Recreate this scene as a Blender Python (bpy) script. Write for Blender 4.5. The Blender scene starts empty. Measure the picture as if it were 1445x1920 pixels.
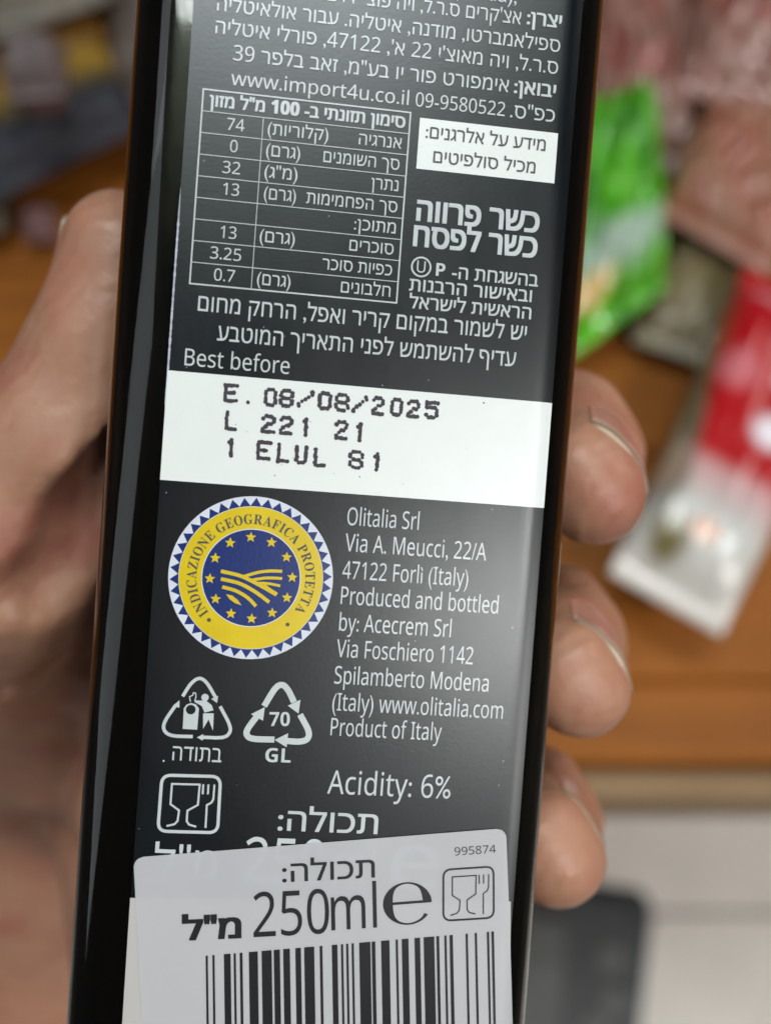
import bpy, math, random, re
import numpy as np
from mathutils import Vector, Matrix
from mathutils.geometry import delaunay_2d_cdt

random.seed(7)
rng = np.random.RandomState(5)
MM = 0.001
scene = bpy.context.scene
COL = scene.collection

# ------------------------------------------------------------------ camera
F_PX, CX, CY = 1900.0, 722.5, 960.0            # focal length and centre in photograph pixels
CAM_Z, PITCH = 1.13, math.radians(65)          # camera height, tilt below the horizon
cam_data = bpy.data.cameras.new('camera')
cam = bpy.data.objects.new('camera', cam_data)
COL.objects.link(cam)
cam.location = (0, 0, CAM_Z)
cam.rotation_euler = (math.radians(90) - PITCH, 0, 0)
cam_data.sensor_fit = 'VERTICAL'
cam_data.sensor_height = 36
cam_data.sensor_width = 36
cam_data.lens = 36 * F_PX / 1920
cam_data.clip_start = 0.005
cam_data.clip_end = 50
cam_data.dof.use_dof = True
cam_data.dof.focus_distance = 0.1008
cam_data.dof.aperture_fstop = 11.5
scene.camera = cam
CAMM = Matrix.Translation(cam.location) @ cam.rotation_euler.to_matrix().to_4x4()

# ------------------------------------------------------------------ room light
world = bpy.data.worlds.new('World')
scene.world = world
world.use_nodes = True
bg = world.node_tree.nodes['Background']
bg.inputs[0].default_value = (0.80, 0.86, 0.92, 1)
bg.inputs[1].default_value = 0.05
scene.view_settings.view_transform = 'Standard'
scene.view_settings.look = 'None'
scene.view_settings.exposure = -0.15
scene.view_settings.gamma = 1


def lamp(name, loc, target, sx, sy, power, color=(1, 1, 1), rot=0):
    d = bpy.data.lights.new(name, 'AREA')
    d.shape = 'RECTANGLE'
    d.size, d.size_y, d.energy, d.color = sx, sy, power, color
    o = bpy.data.objects.new(name, d)
    COL.objects.link(o)
    z = (Vector(loc) - Vector(target)).normalized()
    o.rotation_euler = (z.to_track_quat('Z', 'Y').to_matrix() @ Matrix.Rotation(rot, 3, 'Z')).to_euler()
    o.location = loc
    return o


# ------------------------------------------------------------------ bottle pose (fitted to the label in the photograph)
def rot3(a, b, c):
    return Matrix.Rotation(c, 3, 'Z') @ Matrix.Rotation(b, 3, 'Y') @ Matrix.Rotation(a, 3, 'X')


RB = rot3(1.89263762e-02, 1.04916005e-01, -7.21580214e-02)
TB = Vector((-3.11208804, -1.26062681, -99.9509019))     # millimetres, camera frame
BM = CAMM @ (Matrix.Translation(TB * MM) @ RB.to_4x4())  # bottle frame in the world
RBn, TBn = np.array(RB), np.array(TB)


def back(px, py, z=0.0):
    """point of the bottle frame (mm) at depth z that the photograph shows at px, py"""
    d = RBn.T @ np.array([(px - CX) / F_PX, -(py - CY) / F_PX, -1.0])
    o = RBn.T @ (-TBn)
    s = (z - o[2]) / d[2]
    return o + s * d


def fwd(x, y, z=0.0):
    c = RBn @ np.array([x, y, z]) + TBn
    return CX + F_PX * c[0] / -c[2], CY - F_PX * c[1] / -c[2]


CAMW = np.array(CAMM)


def at(px, py, z):
    """world point at height z seen at px, py"""
    d = CAMW[:3, :3] @ np.array([(px - CX) / F_PX, -(py - CY) / F_PX, -1.0])
    s = (z - CAMW[2, 3]) / d[2]
    return Vector(CAMW[:3, 3] + s * d)


def mirror_dir(px, py):
    v = Vector(((px - CX) / F_PX, -(py - CY) / F_PX, -1.0)).normalized()
    n = RB @ Vector((0, 0, 1))
    r = v - 2 * v.dot(n) * n
    return (CAMM.to_3x3() @ r).normalized()


def mirror_point(px, py, height):
    p0 = BM @ Vector(tuple(c * MM for c in back(px, py)))
    r = mirror_dir(px, py)
    return p0 + r * ((height - p0.z) / r.z)


LT = BM @ Vector((0, 0, 0))
pA = mirror_point(400, -290, 2.5)
pB = mirror_point(915, 1190, 2.5)
lamp('ceiling_panel', pA, LT, 0.72, 0.32, 14.5, (0.93, 1.0, 0.99))
lamp('ceiling_spot', pB, LT, 0.12, 0.20, 5.2, (1.0, 0.98, 0.97))
lamp('side_window', (-0.90, -0.24, 1.66), LT, 0.48, 1.6, 2.9, (0.86, 0.94, 1.0), 0)
lamp('wall_light', (-0.68, 0.17, 2.15), LT, 0.30, 0.40, 0.6, (0.86, 0.92, 1.0))
lamp('far_ceiling_light', (1.9, 1.3, 2.6), (0, 0.1, 0.8), 1.2, 0.5, 17, (1.0, 0.98, 0.95))
near = lamp('floor_fill_light', (0.9, -0.9, 2.5), (0.33, 0.08, 0.0), 0.3, 0.3, 2.2, (1.0, 0.98, 0.95))  # added fill, narrow beam that brightens the floor tiles and misses the hand
near.data.spread = math.radians(48)
lamp('side_fill_light', (1.7, -1.3, 2.3), LT, 0.8, 0.5, 14, (1.0, 0.98, 0.95))  # added fill from the right, no such lamp in view


# ------------------------------------------------------------------ helpers
def link(name, me, mats, parent=None, smooth=False):
    o = bpy.data.objects.new(name, me)
    COL.objects.link(o)
    for m in (mats if isinstance(mats, (list, tuple)) else [mats]):
        me.materials.append(m)
    if smooth:
        me.polygons.foreach_set('use_smooth', [True] * len(me.polygons))
    if parent is not None:
        o.parent = parent
    return o


def mesh(name, verts, faces, mats, parent=None, smooth=False, fm=None, scale=1.0):
    me = bpy.data.meshes.new(name)
    me.from_pydata([tuple(float(c) * scale for c in v) for v in verts], [], [tuple(int(i) for i in f) for f in faces])
    if fm:
        me.polygons.foreach_set('material_index', fm)
    o = link(name, me, mats, parent, smooth)
    if fm:
        me.polygons.foreach_set('material_index', fm)
    me.update()
    return o


def root(name, label, cat, matrix=None, group=None, kind=None):
    o = bpy.data.objects.new(name, None)
    COL.objects.link(o)
    o.empty_display_size = 0.02
    if matrix is not None:
        o.matrix_world = matrix
    o['label'] = label
    o['category'] = cat
    if group:
        o['group'] = group
    if kind:
        o['kind'] = kind
    return o


def nodes(name):
    m = bpy.data.materials.new(name)
    m.use_nodes = True
    nt = m.node_tree
    return m, nt, nt.nodes['Principled BSDF']


def N(nt, t, **kw):
    n = nt.nodes.new('ShaderNode' + t)
    for k, v in kw.items():
        setattr(n, k, v)
    return n


def coords(nt, scale=(1, 1, 1), kind='Object', rot=(0, 0, 0)):
    tc = N(nt, 'TexCoord')
    mp = N(nt, 'Mapping')
    mp.inputs['Scale'].default_value = scale
    mp.inputs['Rotation'].default_value = rot
    nt.links.new(tc.outputs[kind], mp.inputs['Vector'])
    return mp.outputs['Vector']


def noise(nt, vec, scale, detail=4, rough=0.55):
    n = N(nt, 'TexNoise')
    n.inputs['Scale'].default_value = scale
    n.inputs['Detail'].default_value = detail
    n.inputs['Roughness'].default_value = rough
    nt.links.new(vec, n.inputs['Vector'])
    return n.outputs['Fac']


def ramp(nt, fac, stops):
    r = N(nt, 'ValToRGB')
    el = r.color_ramp.elements
    while len(el) < len(stops):
        el.new(0.5)
    for e, (p, c) in zip(el, stops):
        e.position = p
        e.color = (*c, 1)
    nt.links.new(fac, r.inputs['Fac'])
    return r.outputs['Color']


def bump(nt, b, fac, strength, dist):
    n = N(nt, 'Bump')
    n.inputs['Strength'].default_value = strength
    n.inputs['Distance'].default_value = dist
    nt.links.new(fac, n.inputs['Height'])
    nt.links.new(n.outputs['Normal'], b.inputs['Normal'])
    return n


def mixc(nt, fac, a, b):
    m = N(nt, 'Mix', data_type='RGBA')
    for s, v in ((6, a), (7, b)):
        if isinstance(v, tuple):
            m.inputs[s].default_value = (*v, 1)
        else:
            nt.links.new(v, m.inputs[s])
    if isinstance(fac, float):
        m.inputs[0].default_value = fac
    else:
        nt.links.new(fac, m.inputs[0])
    return m.outputs[2]


def mathn(nt, op, a, b=None, clamp=False):
    m = N(nt, 'Math', operation=op)
    m.use_clamp = clamp
    for i, v in enumerate((a, b)):
        if v is None:
            continue
        if isinstance(v, (int, float)):
            m.inputs[i].default_value = v
        else:
            nt.links.new(v, m.inputs[i])
    return m.outputs[0]


# ------------------------------------------------------------------ print materials
def varnish(nt, b, rough):
    """the clear coat over label and print: two narrow lobes added to the ink"""
    b.inputs['Specular IOR Level'].default_value = 0.0
    bn = b.inputs['Normal'].links[0].from_node.outputs['Normal']
    sheen = None
    for rough_in, k in ((0.22, 0.011), (rough, 0.033)):
        g = N(nt, 'BsdfAnisotropic', distribution='BECKMANN')
        g.inputs['Color'].default_value = (k, k * 1.03, k * 1.04, 1)
        if isinstance(rough_in, float):
            g.inputs['Roughness'].default_value = rough_in
        else:
            nt.links.new(rough_in, g.inputs['Roughness'])
        nt.links.new(bn, g.inputs['Normal'])
        ad = N(nt, 'AddShader')
        nt.links.new((sheen or b.outputs[0]), ad.inputs[0])
        nt.links.new(g.outputs[0], ad.inputs[1])
        sheen = ad.outputs[0]
    nt.links.new(sheen, nt.nodes['Material Output'].inputs['Surface'])


def print_mat(name, col, rough=0.42, var=0.06, fine=0.10, varnished=False):
    m, nt, b = nodes(name)
    v = coords(nt)
    n1 = noise(nt, v, 260, 3)
    c0 = tuple(max(0, c * (1 - var)) for c in col)
    c1 = tuple(min(1, c * (1 + var)) for c in col)
    nt.links.new(ramp(nt, n1, [(0.3, c0), (0.7, c1)]), b.inputs['Base Color'])
    b.inputs['Roughness'].default_value = rough
    n2 = noise(nt, v, 3600, 2)
    bump(nt, b, n2, 0.16, fine * MM * 0.5)
    if varnished:
        varnish(nt, b, 0.32)
    return m


def label_mat():
    m, nt, b = nodes('label_black')
    v = coords(nt)
    fleck = N(nt, 'TexVoronoi')
    fleck.inputs['Scale'].default_value = 420
    fleck.inputs['Randomness'].default_value = 1
    nt.links.new(v, fleck.inputs['Vector'])
    dust = mathn(nt, 'LESS_THAN', fleck.outputs['Distance'], 0.028)
    big = noise(nt, v, 90, 3)
    base = ramp(nt, big, [(0.3, (0.0030, 0.0042, 0.0056)), (0.75, (0.0045, 0.0062, 0.0080))])
    nt.links.new(mixc(nt, dust, base, (0.25, 0.27, 0.28)), b.inputs['Base Color'])
    rr = N(nt, 'MapRange')
    rr.inputs['To Min'].default_value = 0.30
    rr.inputs['To Max'].default_value = 0.39
    nt.links.new(noise(nt, coords(nt, (1, 0.4, 1), rot=(0, 0, 0.5)), 130, 6, 0.7), rr.inputs['Value'])
    nt.links.new(rr.outputs[0], b.inputs['Roughness'])
    grain = noise(nt, v, 2600, 3, 0.6)
    wide = noise(nt, v, 120, 2)
    h = mathn(nt, 'ADD', grain, mathn(nt, 'MULTIPLY', wide, 0.4))
    bump(nt, b, h, 0.24, 0.022 * MM)
    varnish(nt, b, rr.outputs[0])
    return m


M_LABEL = label_mat()
M_WHITE = print_mat('print_white', (0.50, 0.535, 0.54), varnished=True)
M_BAND = print_mat('band_white', (0.72, 0.75, 0.73), 0.5, 0.015, varnished=True)
M_GREYTXT = print_mat('print_grey_on_white', (0.05, 0.055, 0.06))
M_INK = print_mat('inkjet_violet_black', (0.022, 0.014, 0.026), 0.5)
M_BLUE = print_mat('seal_blue', (0.008, 0.024, 0.135), varnished=True)
M_YEL = print_mat('seal_yellow', (0.62, 0.455, 0.008), varnished=True)
M_SEALW = print_mat('seal_white', (0.60, 0.63, 0.70), varnished=True)
M_BLACK = print_mat('barcode_black', (0.010, 0.010, 0.012), 0.35)


def sticker_mat(name, col, opacity):
    m, nt, b = nodes(name)
    v = coords(nt)
    cc = ramp(nt, noise(nt, v, 120, 3), [(0.3, tuple(c * 0.96 for c in col)), (0.7, col)])
    nt.links.new(cc, b.inputs['Base Color'])
    b.inputs['Roughness'].default_value = 0.38
    bump(nt, b, noise(nt, v, 110, 3), 0.45, 0.10 * MM)
    tr = N(nt, 'BsdfTransparent')
    mx = N(nt, 'MixShader')
    mx.inputs[0].default_value = opacity
    nt.links.new(tr.outputs[0], mx.inputs[1])
    nt.links.new(b.outputs[0], mx.inputs[2])
    nt.links.new(mx.outputs[0], nt.nodes['Material Output'].inputs['Surface'])
    return m


M_STICK = sticker_mat('sticker_film', (0.56, 0.56, 0.58), 0.80)
M_STICK2 = sticker_mat('sticker_paper', (0.49, 0.465, 0.445), 1.0)

# ------------------------------------------------------------------ bottle
bottle = root('bottle', 'square dark glass bottle with a black back label, held upright in the hand', 'bottle', BM)
XL, XR, DEPTH, CR = -25.1, 22.3, 47.4, 5.0
BX, BZ = (XL + XR) / 2, -DEPTH / 2 - 0.1
HW = (XR - XL) / 2


def zprof(x):
    c = XR - CR
    d = np.clip(np.asarray(x, float) - c, 0, CR * 0.9)
    return -(CR - np.sqrt(CR * CR - d * d))


def section(h, r, n=10):
    pts = []
    for cxs, czs, a0 in ((1, 1, 0), (-1, 1, 90), (-1, -1, 180), (1, -1, 270)):
        for i in range(n + 1):
            a = math.radians(a0 + 90 * i / n)
            pts.append((cxs * (h - r) + r * math.cos(a), czs * (h - r) + r * math.sin(a)))
    # extra points along the flats keep the shading even
    return pts


def loft(name, prof, mat, parent, cap=True):
    vs, fs = [], []
    n = None
    for y, h, r in prof:
        s = section(h, min(r, h - 0.01))
        n = len(s)
        vs += [(BX + a, y, BZ + b) for a, b in s]
    for k in range(len(prof) - 1):
        for i in range(n):
            j = (i + 1) % n
            fs.append((k * n + i, k * n + j, (k + 1) * n + j, (k + 1) * n + i)[::-1])
    if cap:
        fs.append(tuple(range(n)))
        fs.append(tuple(range((len(prof) - 1) * n, len(prof) * n))[::-1])
    o = mesh(name, vs, fs, mat, parent, True, scale=MM)
    me = o.data
    for p in me.polygons:
        if len(p.vertices) > 4:
            p.use_smooth = False
    return o


def glass_mat():
    m, nt, b = nodes('bottle_glass')
    v = coords(nt, (1, 0.25, 1))
    b.inputs['Base Color'].default_value = (0.62, 0.66, 0.50, 1)
    sm_ = N(nt, 'MapRange')
    sm_.inputs['From Min'].default_value = 0.45
    sm_.inputs['From Max'].default_value = 0.75
    sm_.inputs['To Min'].default_value = 0.02
    sm_.inputs['To Max'].default_value = 0.16
    nt.links.new(noise(nt, coords(nt), 130, 6, 0.7), sm_.inputs['Value'])
    nt.links.new(sm_.outputs[0], b.inputs['Roughness'])
    b.inputs['IOR'].default_value = 1.5
    b.inputs['Transmission Weight'].default_value = 1.0
    n1 = noise(nt, v, 420, 3)
    n2 = noise(nt, coords(nt, (1, 0.06, 1)), 130, 2)
    h = mathn(nt, 'ADD', mathn(nt, 'MULTIPLY', n1, 0.35), n2)
    bump(nt, b, h, 0.45, 0.09 * MM)
    return m


def liquid_mat():
    m, nt, b = nodes('dark_vinegar')
    v = coords(nt)
    nt.links.new(ramp(nt, noise(nt, v, 60, 2), [(0.3, (0.004, 0.0022, 0.0018)), (0.7, (0.007, 0.0035, 0.0025))]), b.inputs['Base Color'])
    b.inputs['Roughness'].default_value = 0.25
    b.inputs['Specular IOR Level'].default_value = 0.2
    return m


M_GLASS, M_LIQ = glass_mat(), liquid_mat()
H = HW
loft('glass_body', [(-78, H - 5, 4), (-77, H - 2, 5), (-74, H - 0.4, CR), (-71, H, CR), (-20, H, CR), (30, H, CR), (78, H, CR), (84, H - 0.6, CR + 1),
                    (92, H - 3.2, 8), (101, H - 8, 11), (109, 12.5, 11.5), (114, 11.5, 11.4), (134, 11, 10.9), (140, 11, 10.9)], M_GLASS, bottle)
t = 1.6
loft('vinegar', [(-72, H - 6, 4), (-70, H - t - 1, 4), (-68, H - t, CR - t), (30, H - t, CR - t), (78, H - t, CR - t), (84, H - t - 1, CR - t + 1), (92, H - t - 3.6, 6),
                 (100, H - t - 8.5, 9), (103, H - t - 10, 9)], M_LIQ, bottle)
M_CAP = print_mat('cap_plastic', (0.012, 0.012, 0.013), 0.3)
loft('cap', [(126, 12.6, 12.5), (126.5, 13, 12.9), (150, 13, 12.9), (151.5, 12.4, 12.3), (152, 11, 10.9)], M_CAP, bottle)


# flat sheets that follow the label panel
def sheet(name, x0, x1, y0, y1, z, mat, parent, nx=40, ny=2, thick=0.0):
    vs, fs = [], []
    xs = np.linspace(x0, x1, nx)
    ys = np.linspace(y0, y1, ny)
    for y in ys:
        for x in xs:
            vs.append((x, y, z + float(zprof(x))))
    for j in range(ny - 1):
        for i in range(nx - 1):
            a = j * nx + i
            fs.append((a, a + 1, a + nx + 1, a + nx))
    if thick:
        nv = len(vs)
        vs += [(x, y, zz - thick) for x, y, zz in vs]
        fs += [tuple(nv + i for i in f)[::-1] for f in list(fs)]
        ring = list(range(nx)) + [j * nx + nx - 1 for j in range(1, ny)] + [(ny - 1) * nx + i for i in range(nx - 2, -1, -1)] + [j * nx for j in range(ny - 2, 0, -1)]
        for a, b in zip(ring, ring[1:] + ring[:1]):
            fs.append((b, a, a + nv, b + nv))
    o = mesh(name, vs, fs, mat, parent, True, scale=MM)
    if thick:
        o.data.set_sharp_from_angle(angle=math.radians(40))
    return o


label = sheet('back_label', -19, 19, -64, 66, 0.07, M_LABEL, bottle, 60, 30, 0.09)
label['label'] = 'black paper back label with white Hebrew and Latin print'

# pale sliver that paints the glint along the label's left paper edge
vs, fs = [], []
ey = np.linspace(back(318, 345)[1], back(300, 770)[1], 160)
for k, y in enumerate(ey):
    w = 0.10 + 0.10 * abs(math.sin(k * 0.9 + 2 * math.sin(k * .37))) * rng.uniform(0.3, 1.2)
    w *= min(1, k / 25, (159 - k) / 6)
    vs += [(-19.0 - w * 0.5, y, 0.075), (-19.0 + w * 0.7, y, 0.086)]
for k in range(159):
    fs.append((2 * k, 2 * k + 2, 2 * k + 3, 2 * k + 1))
mesh('edge_glint', vs, fs, print_mat('glint_white', (0.42, 0.44, 0.50), 0.6, 0.3), label, scale=MM)

# ------------------------------------------------------------------ lettering
font_cache = {}


def fill(v, e):
    """triangles inside the outlines (winding number not zero)"""
    res = delaunay_2d_cdt([Vector(q) for q in v.tolist()], e.tolist(), [], 0, 1e-6)
    V = np.array([tuple(q) for q in res[0]])
    T = np.array(res[2])
    c = V[T].mean(1)
    a, b = v[e[:, 0]], v[e[:, 1]]
    y0, y1 = a[None, :, 1] <= c[:, None, 1], b[None, :, 1] <= c[:, None, 1]
    side = (b[None, :, 0] - a[None, :, 0]) * (c[:, None, 1] - a[None, :, 1]) - (c[:, None, 0] - a[None, :, 0]) * (b[None, :, 1] - a[None, :, 1])
    w = ((y0 & ~y1) & (side > 0)).sum(1) - ((~y0 & y1) & (side < 0)).sum(1)
    T = T[w != 0]
    flip = np.cross(V[T[:, 1]] - V[T[:, 0]], V[T[:, 2]] - V[T[:, 0]]) < 0
    T[flip] = T[flip][:, ::-1]
    return V, [tuple(int(i) for i in t_) for t_ in T]


def style(s, kind):
    """the sans, bold sans or bold serif letters of the built-in font"""
    U, Lw, D = {'sans': (0x1D5A0, 0x1D5BA, 0x1D7E2), 'bold': (0x1D5D4, 0x1D5EE, 0x1D7EC), 'serif': (0x1D400, 0x1D41A, 0x1D7CE)}[kind]
    out = ''
    for c in s:
        if 'A' <= c <= 'Z':
            out += chr(U + ord(c) - 65)
        elif 'a' <= c <= 'z':
            out += chr(Lw + ord(c) - 97)
        elif '0' <= c <= '9':
            out += chr(D + ord(c) - 48)
        else:
            out += c
    return out


def glyphs(s, bold=0.0, styled=False):
    key = (s, bold)
    if key in font_cache:
        return font_cache[key]
    if bold and not styled:
        v, f = glyphs(s, 0.0)
        x0, x1 = v[:, 0].min(), v[:, 0].max()
        squeeze = 1 - 2 * bold / (x1 - x0)
        vs, fs = [], []
        for i, (dx, dy) in enumerate(((-1, -.6), (1, -.6), (1, .6), (-1, .6), (0, 0), (-1, 0), (1, 0))):
            q = v.copy()
            q[:, 0] = x0 + (v[:, 0] - x0) * squeeze + bold + dx * bold
            q[:, 1] += dy * bold
            fs += [tuple(i * len(v) + k for k in t_) for t_ in f]
            vs.append(q)
        font_cache[key] = (np.concatenate(vs), fs)
        return font_cache[key]
    cu = bpy.data.curves.new('lettering', 'FONT')
    cu.body = s
    cu.size = 1
    cu.resolution_u = 3
    if any('\u0590' <= c <= '\u05ff' for c in s):
        cu.fill_mode = 'NONE'
    o = bpy.data.objects.new('lettering', cu)
    COL.objects.link(o)
    dg = bpy.context.evaluated_depsgraph_get()
    me = bpy.data.meshes.new_from_object(o.evaluated_get(dg))
    v = np.array([tuple(p.co) for p in me.vertices]).reshape(-1, 3)[:, :2]
    f = [tuple(p.vertices) for p in me.polygons]
    if any('\u0590' <= c <= '\u05ff' for c in s):
        v, f = fill(v, np.array([tuple(e.vertices) for e in me.edges]))
    bpy.data.objects.remove(o)
    bpy.data.curves.remove(cu)
    bpy.data.meshes.remove(me)
    font_cache[key] = (v, f)
    return v, f


def visual(s):
    s = s[::-1].translate(str.maketrans('()', ')('))
    return re.sub(r'[A-Za-z0-9](?:[A-Za-z0-9.\-/]*[A-Za-z0-9])?', lambda m: m.group(0)[::-1], s)


REF = {}


def refh(kind):
    if kind not in REF:
        v, _ = glyphs(style({'cap': 'H', 'heb': 'ה', 'x': 'x', 'ser': 'H'}[kind], 'serif' if kind == 'ser' else 'sans'))
        REF[kind] = float(v[:, 1].max() - max(0, v[:, 1].min()))
    return REF[kind]


class Print:
    """collects flat print on the label: one mesh per printed block"""
    def __init__(self):
        self.v, self.f, self.m = [], [], []

    def add(self, pts, faces, z, mi=0):
        n = len(self.v)
        self.v += [(x, y, z + float(zprof(x))) for x, y in pts]
        for f in faces:
            self.f.append(tuple(n + i for i in f))
            self.m.append(mi)

    def poly(self, pts, z, mi=0):
        self.add(pts, [tuple(range(len(pts)))], z, mi)

    def stroke(self, pts, w, z, mi=0, closed=False):
        P = [np.array(p, float) for p in pts]
        if closed:
            P = P + [P[0]]
        L, Rr = [], []
        for i, p in enumerate(P):
            a = P[i - 1] if i else (P[-2] if closed else None)
            b = P[i + 1] if i < len(P) - 1 else (P[1] if closed else None)
            d1 = (p - a) / (np.linalg.norm(p - a) + 1e-9) if a is not None else None
            d2 = (b - p) / (np.linalg.norm(b - p) + 1e-9) if b is not None else None
            d = d1 if d2 is None else (d2 if d1 is None else d1 + d2)
            d = d / (np.linalg.norm(d) + 1e-9)
            nrm = np.array([-d[1], d[0]])
            k = 1.0
            if d1 is not None and d2 is not None:
                k = 1 / max(0.5, float(np.dot(nrm, np.array([-d1[1], d1[0]]))))
            L.append(p + nrm * w / 2 * k)
            Rr.append(p - nrm * w / 2 * k)
        n = len(P)
        self.add(L + Rr, [(n + i, n + i + 1, i + 1, i) for i in range(n - 1)], z, mi)

    def disc(self, c, r, z, mi=0, n=20):
        self.poly([(c[0] + r * math.cos(2 * math.pi * i / n), c[1] + r * math.sin(2 * math.pi * i / n)) for i in range(n)], z, mi)

    def text(self, s, p0, p1, h, z, mi=0, bold=0.0, ref=None):
        """lettering whose ink runs from p0 to p1 (mm, on the baseline), letter height h mm"""
        heb = any('\u0590' <= c <= '\u05ff' for c in s)
        if heb:
            s = visual(s)
        strong = bold >= 0.02
        s = style(s, 'bold' if strong else 'sans')
        v, f = glyphs(s, bold if heb else 0.0)
        if len(v) == 0:
            return
        x0, x1 = v[:, 0].min(), v[:, 0].max()
        p0, p1 = np.array(p0, float), np.array(p1, float)
        d = p1 - p0
        sx = np.linalg.norm(d) / (x1 - x0)
        sy = h / refh(ref or ('heb' if heb else 'cap'))
        d = d / np.linalg.norm(d)
        nrm = np.array([-d[1], d[0]])
        q = p0 + np.outer((v[:, 0] - x0) * sx, d) + np.outer(v[:, 1] * sy, nrm)
        if bold and heb:                     # the copies that thicken the strokes lie a hair above one another
            nv, nf = len(q) // 7, len(f) // 7
            for i in range(7):
                self.add([tuple(a) for a in q[i * nv:(i + 1) * nv]], [tuple(k - i * nv for k in t_) for t_ in f[i * nf:(i + 1) * nf]], z + 0.004 * i, mi)
            return
        self.add([tuple(a) for a in q], f, z, mi)

    def row(self, s, xl, xr, y, h, z=0.13, mi=0, bold=0.0, side='R', ref=None):
        """a line parallel to the label's rows; y is read at its right (R) or left (L) end"""
        ax, ox = (xr, xl) if side == 'R' else (xl, xr)
        a = back(ax, y)
        yo = y + (ox - ax) * 0.09
        for _ in range(4):
            b = back(ox, yo)
            yo += (b[1] - a[1]) * 19
        b = np.array([b[0], a[1]])
        a = a[:2]
        p0, p1 = (b, a) if side == 'R' else (a, b)
        self.text(s, p0, p1, h / 19.0, z, mi, bold, ref)

    def free(self, s, xl, yl, xr, yr, h, z, mi=0, bold=0.0, ref=None):
        self.text(s, back(xl, yl)[:2], back(xr, yr)[:2], h / 19.0, z, mi, bold, ref)

    def build(self, name, mats, parent):
        o = mesh(name, self.v, self.f, mats, parent, fm=self.m, scale=MM)
        return o


Z1, Z2, Z3 = 0.10, 0.13, 0.16

# importer and maker
p = Print()
p.row("יצרן:", 986, 1051, 54, 23, bold=0.022)
p.row("אצ'קרים ס.ר.ל, ויה פוצ'יירו 1142", 560, 975, 47, 23)
p.row("(Moda),", 850, 967, 8, 26)
p.row("ספילאמברטו, מודנה, איטליה. עבור אולאיטליה", 407, 1048, 99, 23)
p.row("ס.ר.ל, ויה מאוצ'י 22 א', 47122, פורלי איטליה", 404, 1044, 140, 23)
p.row("יבואן:", 962, 1040, 184, 23, bold=0.022)
p.row('אימפורט פור יו בע"מ, זאב בלפר 39', 437, 952, 174, 23)
p.row('כפ"ס.', 955, 1038, 230, 23)
p.row('09-9580522', 778, 945, 219, 26)
p.row('www.import4u.co.il', 433, 765, 198, 26)
p.build('importer_text', M_WHITE, label)

# nutrition table
p = Print()
tl, tr, br, bl = back(383, 168), back(770, 212), back(742, 570), back(355, 530)
TX0, TX1 = (tl[0] + bl[0]) / 2, (tr[0] + br[0]) / 2
TY1, TY0 = (tl[1] + tr[1]) / 2, (bl[1] + br[1]) / 2
rows = [TY1 + (TY0 - TY1) * i / 9 for i in range(10)]
LW = 0.095
p.stroke([(TX0, TY0), (TX1, TY0), (TX1, TY1), (TX0, TY1)], LW * 1.5, Z2, closed=True)
for y in rows[1:9]:
    p.stroke([(TX0, y), (TX1, y)], LW * 0.8, Z2)
cx_ = (back(494, 228)[0] + back(471, 538)[0]) / 2
p.stroke([(cx_, rows[1]), (cx_, rows[9])], LW * 0.7, Z2)


def cell(r, s, xl, xr, h=20, bold=0.0, ref=None):
    yb = rows[r + 1] + 0.52
    x0 = back(xl, fwd(-8, yb)[1])[0]
    x1 = back(xr, fwd(0, yb)[1])[0]
    p.text(s, (x0, yb), (x1, yb), h / 19, Z2, 0, bold, ref)


cell(0, 'סימון תזונתי ב- 100 מ"ל מזון', 391, 759, 20, 0.028)
cell(1, 'אנרגיה', 673, 752); cell(1, '(קלוריות)', 501, 614); cell(1, '74', 424, 456, 22)
cell(2, 'סך השומנים', 606, 748); cell(2, '(גרם)', 498, 561); cell(2, '0', 430, 443, 22)
cell(3, 'נתרן', 696, 746); cell(3, '(מ"ג)', 495, 556); cell(3, '32', 416, 448, 22)
cell(4, 'סך הפחמימות', 574, 744); cell(4, '(גרם)', 494, 553); cell(4, '13', 417, 446, 22)
cell(5, 'מתוכן:', 664, 741)
cell(6, 'סוכרים', 655, 737); cell(6, '(גרם)', 486, 551); cell(6, '13', 412, 441, 22)
cell(7, 'כפיות סוכר', 604, 734); cell(7, '3.25', 393, 450, 22)
cell(8, 'חלבונים', 639, 731); cell(8, '(גרם)', 481, 543); cell(8, '0.7', 400, 438, 22)
p.build('nutrition_table', M_WHITE, label)

# allergen box
p = Print()
q = [back(*c)[:2] for c in ((780, 314), (1038, 347), (1045, 252), (787, 220))]
ax0, ax1 = (q[0][0] + q[3][0]) / 2, (q[1][0] + q[2][0]) / 2
ay0, ay1 = (q[0][1] + q[1][1]) / 2, (q[2][1] + q[3][1]) / 2
p.poly([(ax0, ay0), (ax1, ay0), (ax1, ay1), (ax0, ay1)], Z1, 0)
p.row('מידע על אלרגנים:', 797, 1021, 284, 21, Z2, 1, 0.006)
p.row('מכיל סולפיטים', 811, 1002, 326, 21, Z2, 1, 0.006)
p.build('allergen_box', [M_BAND, M_GREYTXT], label)

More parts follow.
